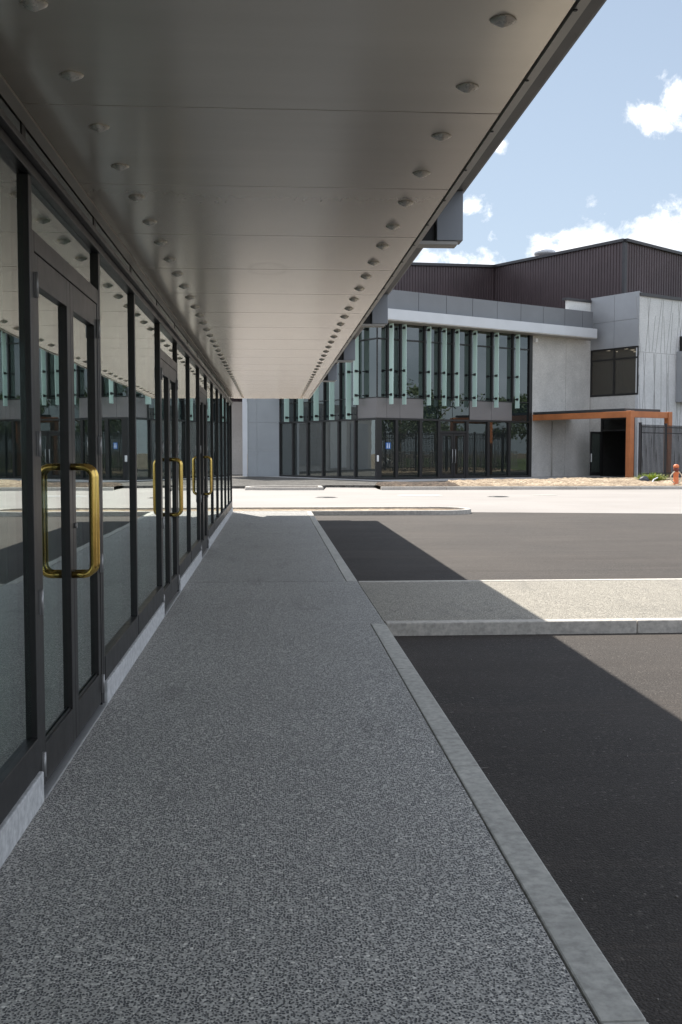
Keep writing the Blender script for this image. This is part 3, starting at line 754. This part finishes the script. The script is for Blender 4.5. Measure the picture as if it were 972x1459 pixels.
# open leaf swung outwards
b = MB(F1); z1 = 2.93; L = 1.05; y0_ = -1.06
b.box(S - .03 - L, S - .03 - L + .12, y0_, y0_ + .05, .06, z1); b.box(S - .15, S - .03, y0_, y0_ + .05, .06, z1)
b.box(S - .03 - L + .12, S - .15, y0_, y0_ + .05, z1 - .14, z1); b.box(S - .03 - L + .12, S - .15, y0_, y0_ + .05, .06, .28)
ol = b.build('door', M['black'], EB); ol['label'] = 'glass door leaf standing open'
bx('door_glass', M['pav_glass_low'], ol, S - .03 - L + .12, S - .15, y0_ + .02, y0_ + .032, .28, z1 - .14, fr=F1)
bx('pull_handle', M['white'], ol, S - L - .0, S - L + .04, y0_ - .06, y0_ - .001, .95, 1.5, fr=F1)

# orange framed awning
AW = thing('awning', 'orange steel awning with dark roof sheet in front of the entrance', 'awning', tuple(F1(15, -4, 0)))
s1 = 12.34; sp = 12.30; T1 = -7.88; s2 = s1 + 3.75
for (a0, a1, b0, b1) in ((s1, s1 + .34, T1, T1 + .34), (s2 - .34, s2, T1, T1 + .34)):
    bx('post', M['orange'], AW, a0, a1, b0, b1, .0, 3.98, fr=F1, bevel=.02)
bx('beam', M['orange'], AW, s1 + .02, s1 + .24, T1 + .345, -.002, 3.60, 3.96, fr=F1, bevel=.01)
bx('beam', M['orange'], AW, s1 + .345, s2 - .345, T1 + .06, T1 + .28, 3.60, 3.96, fr=F1, bevel=.01)
bx('roof_sheet', M['awning_roof'], AW, s1 + .06, s2 - .5, T1 + .5, -.01, 3.98, 4.13, fr=F1)
bx('ceiling_sheet', M['awning_roof'], AW, s1 + .26, s2 - .26, T1 + .4, -.01, 3.86, 3.9, fr=F1)

# ------------------------------------------------------------------ ribbed brown hall behind
HA = thing('ribbed_hall', 'tall dark brown hall with vertical ribbed metal cladding behind the lower roofs', 'building', (24.455, 72, 0))
FB = Frame((24.455, 72.0, 0), TH)
def ribbed(name, p0, dirv, nrm, L, za, zb, pitch=.27, dep=.05):
    """folded sheet along dirv; top runs from za to zb"""
    b = MB(); n = int(L / pitch); prof = []
    for i in range(n):
        a = i * pitch
        prof += [(a, 0), (a + pitch * .62, 0), (a + pitch * .70, dep), (a + pitch * .92, dep)]
    prof.append((L, 0)); lo = []; hi = []
    for a, d in prof:
        q = p0 + dirv * a + nrm * d; z = za + (zb - za) * a / L
        lo.append(b.bm.verts.new((q.x, q.y, 5.0))); hi.append(b.bm.verts.new((q.x, q.y, z)))
    bk = [b.bm.verts.new(v.co - nrm * .3) for v in (lo[0], lo[-1], hi[-1], hi[0])]
    for i in range(len(lo) - 1): b.face([lo[i], lo[i + 1], hi[i + 1], hi[i]])
    b.face([bk[0], bk[3], bk[2], bk[1]])
    return b.build(name, M['cladding'], HA)
Bp = Vector((24.455, 72, 0)); Kp = Bp + FB.v * 13.06
ribbed('wall', Bp, FB.v, -FB.u, 13.06, 16.18, 16.26)
ribbed('wall', Bp, FB.u, -FB.v, 22, 16.18, 15.05)
ribbed('wall', Kp, -FB.u, -FB.v, 26, 16.26, 14.2)
def roofcap(p0, d, L, za, zb, nrm):
    b = MB(); p = p0 + Vector((0, 0, za)); q = p0 + d * L + Vector((0, 0, zb)); b.bar(p + nrm * .05 + Vector((0, 0, .08)), q + nrm * .05 + Vector((0, 0, .08)), .34, .2); b.build('roof_edge', M['cladding_cap'], HA)
roofcap(Bp, FB.v, 13.06, 16.18, 16.26, -FB.u); roofcap(Bp, FB.u, 22, 16.18, 15.05, -FB.v); roofcap(Kp, -FB.u, 26, 16.26, 14.2, -FB.v)
c_ = MB(FB); c_.box(-.07, .16, -.07, .16, 5, 16.15); c_.build('corner_trim', M['cladding_cap'], HA)
b = MB(FB); b.prism([(0.1, .1), (22, .1), (22, 38), (-26, 38), (-26, 13.3), (.1, 13.3)], 15.0, 15.2) if False else b.box(.4, 21.5, .4, 30, 13.4, 13.6); b.build('roof', M['cladding_cap'], HA)
rv = MB(); q = Bp + FB.v * 8.9 + FB.u * 1.3; rv.lathe((q.x, q.y, 13.6), [(.55, 0), (.55, 3.1), (.8, 3.15), (.8, 3.4), (.3, 3.55)], 16)
tag(rv.build('roof_vent', M['white_fascia']), 'small pale round vent poking above the dark ribbed roof edge', 'roof vent')

# ------------------------------------------------------------------ black fence, hydrant, plant and litter on the verge
def fence(name, label, p, q, h, pitch, m, postev, group=None):
    p = Vector(p); q = Vector(q); d = (q - p); L = d.length; d.normalize(); ang = math.atan2(d.y, d.x); fr = Frame(p, ang)
    t_ = thing(name, label, 'fence', tuple(p), group)
    b = MB(fr)
    for z in (h - .12, h - .42, .45): b.box(0, L, -.02, .02, z - .025, z + .025)
    b.build('rail', m, t_)
    b = MB(fr); a = .06
    while a < L:
        b.prism([(a - .028, -.045), (a + .028, -.045), (a + .028, -.022), (a - .028, -.022)], .18, h); a += pitch
    b.build('picket', m, t_)
    a = 0
    while a < L + .1:
        bx('post', m, t_, a - .06, a + .06, -.06 + .04, .10, 0, h + .06, fr=fr, bevel=.008)
        MB(fr).prism([(a - .07, -.03), (a + .07, -.03), (a + .07, .11), (a - .07, .11)], h + .062, h + .10).build('post_cap', m, t_)
        a += postev
    return t_
fence('picket_fence', 'tall black steel picket fence in front of the patterned wall', (18.85, 52.6, .03), (29.2, 61.2, .03), 2.98, .125, M['fence'], 2.55)
HY = thing('hydrant', 'short orange hydrant post with pale hose loops on the mulch edge', 'hydrant', (17.72, 48.0, .05))
hx, hy, hz = 19.0, 48.2, .03
HY.location = (hx, hy, hz); HY['wp'] = (hx, hy, hz)
MB().lathe((hx, hy, hz - .05), [(.15, 0), (.15, .08), (.12, .1), (.115, .55), (.14, .6), (.14, .66), (.10, .70)], 18).build('body', M['hydrant'], HY)
MB().lathe((hx, hy, hz + .652), [(.09, 0), (.10, .05), (.13, .08), (.13, .14), (.10, .17)], 18).build('collar', M['hydrant_dark'], HY)
MB().lathe((hx, hy, hz + .824), [(.12, 0), (.135, .04), (.13, .1), (.09, .15), (.03, .17)], 18).build('cap', M['hydrant'], HY)
MB().tube([(hx - .0, hy - .1, hz + .72), (hx - .0, hy - .22, hz + .72)], .05, 12).build('outlet', M['hydrant_dark'], HY)
for sx in (-1, 1):
    pts = []
    for i in range(13):
        a = i / 12 * math.pi; pts.append((hx + sx * (.08 + .2 * math.sin(a)), hy - .05, hz + .66 - .56 * i / 12))
    MB().tube(pts, .03, 8).build('hose', M['hose'], HY)
GP = thing('grass_clump', 'lime green strappy plant at the foot of the black fence', 'plant', (18.75, 51.2, .05))
random.seed(5)
for mm, n in ((M['leaf'], 520), (M['leaf_yellow'], 260)):
    b = MB()
    for i in range(n):
        a = random.uniform(0, math.tau); L = random.uniform(.3, .66); sp_ = random.uniform(.15, .62); r0 = random.uniform(0, .42)
        cx, cy = 18.95 + r0 * math.cos(a) * 1.5, 51.2 + r0 * math.sin(a); pr = []
        for k_ in range(4):
            f = k_ / 3; rr = r0 * 0 + sp_ * f ** 1.4; z = .05 + L * (f - .45 * f * f * sp_ * 1.6)
            w = .022 * (1 - f * .9); px = Vector((-math.sin(a), math.cos(a), 0)) * w; c0 = Vector((cx + rr * math.cos(a), cy + rr * math.sin(a), z))
            pr.append((b.bm.verts.new(c0 - px), b.bm.verts.new(c0 + px)))
        for p, q in zip(pr, pr[1:]): b.face([p[0], p[1], q[1], q[0]])
    b.build('leaves', mm, GP)
b = MB(); rr = random.Random(3)
v = b.bm; res = bmesh.ops.create_icosphere(v, subdivisions=3, radius=1)
for q in v.verts:
    n = q.co.normalized(); q.co = Vector((n.x * .26, n.y * .22, max(n.z, -.55) * .24)) * (1 + .22 * mnoise.noise(n * 2.5 + Vector((3, 1, 2)))) + Vector((18.33, 50.6, .17))
for f in v.faces: f.smooth = True
tag(b.build('rubbish_bag', M['bag']), 'dark plastic bag slumped beside the end post of the black fence', 'bag')
MB_ = MB(); MB_.tube([(18.2, 49.2, .12), (18.35, 49.5, .16), (18.6, 50.0, .26), (18.9, 50.3, .34)], .03, 8)
tag(MB_.build('plastic_pipe', M['pipe']), 'short pale plastic pipe lying on the mulch in front of the bag', 'pipe')

# ------------------------------------------------------------------ what the far windows mirror: verge, fence, car, trees to the right
struct(MB().box(42, 200, -60, 120, -.24, .02).build('lawn', M['grass']))
fence('boundary_fence', 'pale steel picket fence along the lawn, mirrored in the ground floor windows', (30, 37.5, .0), (44, 58, .0), 1.7, .16, M['steel'], 2.6)
def car(loc, ang):
    fr = Frame(loc, ang)
    t_ = thing('parked_car', 'white hatchback parked behind the pale fence, mirrored in the entrance windows', 'car', loc)
    prof = [(-2.1, .35), (-2.15, .75), (-2.0, .95), (-1.1, 1.02), (-.5, 1.42), (.9, 1.46), (1.75, 1.05), (2.1, .9), (2.15, .4)]
    b = MB(fr)
    def loop(y, sc_): return [b.bm.verts.new(fr(x, y * (1 if z < 1.03 else .82), z)) for x, z in prof]
    A = loop(-.86, 1); B_ = loop(.86, 1); n = len(prof)
    b.face(A); b.face(list(reversed(B_)))
    for i in range(n): b.face([A[i], B_[i], B_[(i + 1) % n], A[(i + 1) % n]])
    b.build('body', M['car_paint'], t_, bevel=.04)
    g = MB(fr)
    for sy in (-1, 1):
        P_ = [(-.95, 1.04), (-.48, 1.36), (.88, 1.39), (1.5, 1.06)]
        lo = [g.bm.verts.new(fr(x, sy * (.872 if z < 1.1 else .725), z)) for x, z in P_]; hi = [g.bm.verts.new(fr(x, sy * (.84 if z < 1.1 else .69), z)) for x, z in P_]
        g.face(lo); g.face(hi)
        for i in range(4): g.face([lo[i], lo[(i + 1) % 4], hi[(i + 1) % 4], hi[i]])
    g.build('side_window', M['car_glass'], t_)
    for x, z in ((-1.35, .33), (1.35, .33)):
        for y in (-.8, .8):
            b = MB(); c0 = fr(x, y - .1, z); c1 = fr(x, y + .1, z); b.tube([c0, c1], .33, 20); w = b.build('wheel', M['tyre'], t_)
            b = MB(); b.tube([fr(x, y - .104, z), fr(x, y + .104, z)], .2, 14); b.build('rim', M['rim'], w)
    for y in (-.65, .65):
        bx('headlight', M['clear_lamp'], t_, -2.16, -2.05, y - .15, y + .15, .7, .85, fr=fr); bx('tail_light', M['red_lamp'], t_, 2.06, 2.16, y - .15, y + .15, .75, .95, fr=fr)
car((37.5, 46.0, -.11), R(58))
def plant_trees():
    for i, (x, y, h, nm) in enumerate([(98, 66, 9.5, 'furthest from the road'), (104, 57, 8.5, 'shortest of the row'), (97, 48, 11, 'with the widest crown'), (106, 40, 10, 'set back in the row'),
            (99, 31, 12.5, 'tallest of the row'), (105, 23, 9.5, 'second from the road end'), (98, 14, 11, 'with a leaning trunk'), (104, 5, 10, 'nearest the road end')]):
        _tree(x, y, h, i, nm)
def _tree(x, y, h, seed, nm):
    rr = random.Random(seed + 40)
    t_ = thing('gum_tree', 'loose green gum tree %s, mirrored in the upper windows' % nm, 'tree', (x, y, 0), 'trees beyond the lawn')
    b = MB(); b.tube([(x, y, -.1), (x + .2, y, h * .3), (x - .1, y + .2, h * .6), (x, y, h * .85)], .2, 8, [.32, .24, .15, .05])
    for i in range(6):
        a = rr.uniform(0, 6.28); z = h * rr.uniform(.35, .65); b.tube([(x, y, z), (x + h * .14 * math.cos(a), y + h * .14 * math.sin(a), z + h * .12), (x + h * .25 * math.cos(a), y + h * .25 * math.sin(a), z + h * .2)], .1, 6, [.11, .07, .03])
    b.build('trunk', M['bark'], t_)
    b = MB()
    for _c in range(26):
        cx, cy, cz, r = rr.gauss(0, h * .2), rr.gauss(0, h * .2), h * rr.uniform(.38, .95), h * rr.uniform(.08, .16)
        for _ in range(110):
            d = Vector((rr.gauss(0, 1), rr.gauss(0, 1), rr.gauss(0, .7))).normalized() * r * rr.random() ** .4
            c0 = Vector((x + cx, y + cy, cz)) + d; u_ = Vector((rr.gauss(0, 1), rr.gauss(0, 1), rr.gauss(0, 1))).normalized(); w = u_.orthogonal().normalized(); s = rr.uniform(.14, .32)
            b.face([b.bm.verts.new(c0 + u_ * s), b.bm.verts.new(c0 + w * s * .5), b.bm.verts.new(c0 - u_ * s), b.bm.verts.new(c0 - w * s * .5)])
    b.build('crown', M['tree_leaf'], t_)
plant_trees()

# ------------------------------------------------------------------ camera
cam = bpy.data.cameras.new('camera'); co = bpy.data.objects.new('camera', cam); col.objects.link(co)
co.location = (0, 0, 1.6); co.rotation_euler = (R(90 - 3.284), 0, R(-3.757))
cam.sensor_fit = 'VERTICAL'; cam.sensor_height = 36; cam.sensor_width = 24; cam.lens = 1490 / 1459 * 36
cam.clip_start = .05; cam.clip_end = 3000
sc.camera = co

# ------------------------------------------------------------------ sun and sky
trav = Vector((.285, -.76, -1)).normalized()
sun = bpy.data.lights.new('sun', 'SUN'); sun.energy = 4.7; sun.angle = R(.53); sun.color = (1, .95, .87)
so = bpy.data.objects.new('sun', sun); col.objects.link(so); so.rotation_euler = trav.to_track_quat('-Z', 'Y').to_euler(); so.location = (-20, 60, 60)
elev = math.asin(-trav.z); azi = math.atan2(-trav.x, -trav.y)       # clockwise from +Y
wd = bpy.data.worlds.new('World'); sc.world = wd; wd.use_nodes = True
t = NT(wd)
sky = t.n('ShaderNodeTexSky', sky_type='NISHITA'); sky.sun_disc = False; sky.sun_elevation = elev; sky.sun_rotation = azi
sky.air_density = 1.0; sky.dust_density = .6; sky.ozone_density = 2.0; sky.altitude = 50
tc = t.n('ShaderNodeTexCoord'); sepv = t.n('ShaderNodeSeparateXYZ'); t.l(tc, 'Generated', sepv, 0)
X, Y, Z = (sepv.outputs[i] for i in range(3))
Ys = t.math('MAXIMUM', Y, .05)
pa = t.math('DIVIDE', X, Ys); pb_ = t.math('DIVIDE', Z, Ys)
nv = t.n('ShaderNodeTexNoise'); nv.inputs['Scale'].default_value = 17; nv.inputs['Detail'].default_value = 10; nv.inputs['Roughness'].default_value = .66; nv.inputs['Distortion'].default_value = .25; t.l(tc, 'Generated', nv, 'Vector')
nv2 = t.n('ShaderNodeTexNoise'); nv2.inputs['Scale'].default_value = 9; nv2.inputs['Detail'].default_value = 6; t.l(tc, 'Generated', nv2, 'Vector')
def blob(a0, b0, ra, rb):
    d1 = t.math('POWER', t.math('DIVIDE', t.math('SUBTRACT', pa, a0), ra), 2); d2 = t.math('POWER', t.math('DIVIDE', t.math('SUBTRACT', pb_, b0), rb), 2)
    return t.math('SUBTRACT', 1.0, t.math('SQRT', t.math('ADD', d1, d2)))
def pix(x, y): return ((x - 388) / 1490, (644 - y) / 1490)
den = None
for (x, y, rx, ry) in [(960, 335, 120, 44), (885, 345, 100, 34), (980, 300, 60, 34), (925, 165, 38, 24), (975, 140, 44, 34), (672, 296, 20, 22), (650, 372, 95, 30), (600, 350, 50, 25), (705, 210, 9, 9)]:
    a0, b0 = pix(x, y); bb = blob(a0, b0, rx / 1490, ry / 1490)
    den = bb if den is None else t.math('MAXIMUM', den, bb)
d0 = t.math('MULTIPLY_ADD', t.math('SUBTRACT', nv.outputs['Fac'], .5), 4.0, t.math('MULTIPLY_ADD', den, .62, .10))
m_front = t.ramp(d0, [(.0, (0, 0, 0)), (.16, (.18, .18, .18)), (.42, (.75, .75, .75)), (.75, (1, 1, 1))])
fill_clouds = t.ramp(nv2.outputs['Fac'], [(.36, (0, 0, 0)), (.54, (1, 1, 1))])  # unseen clouds behind the camera, thickened as fill light for the shade
back = t.ramp(Y, [(.45, (1, 1, 1)), (.72, (0, 0, 0))])
upm = t.ramp(Z, [(.02, (0, 0, 0)), (.12, (1, 1, 1))])
m_all = t.math('MAXIMUM', m_front, t.math('MULTIPLY', t.math('MULTIPLY', fill_clouds, back), t.math('MULTIPLY', upm, .95)))
core = t.ramp(t.math('MULTIPLY_ADD', nv2.outputs['Fac'], 1.2, t.math('MULTIPLY', d0, .35)), [(.72, (1, 1, 1)), (1.0, (.62, .63, .66))])
cloudc = t.mixc(1.0, core, t.mixc(back, (17, 17, 17.1), (14.5, 15.6, 17.6)), 'MULTIPLY')
hz = t.ramp(Z, [(0, (.75, .75, .75)), (.6, (.35, .35, .35))])
skyc = t.mixc(hz, sky.outputs[0], (7.6, 9.0, 10.6))
mixd = t.mixc(m_all, skyc, cloudc)
bg = t.n('ShaderNodeBackground'); bg.inputs['Strength'].default_value = .0505
t.t.links.new(mixd, bg.inputs['Color'])
ow = t.n('ShaderNodeOutputWorld'); t.l(bg, 0, ow, 0)

vs = sc.view_settings; vs.view_transform = 'Standard'; vs.look = 'None'; vs.exposure = .93; vs.gamma = 1; vs.use_curve_mapping = False
sc.render.engine = 'CYCLES'
c = sc.cycles; c.max_bounces = 10; c.transparent_max_bounces = 16; c.glossy_bounces = 5; c.diffuse_bounces = 5
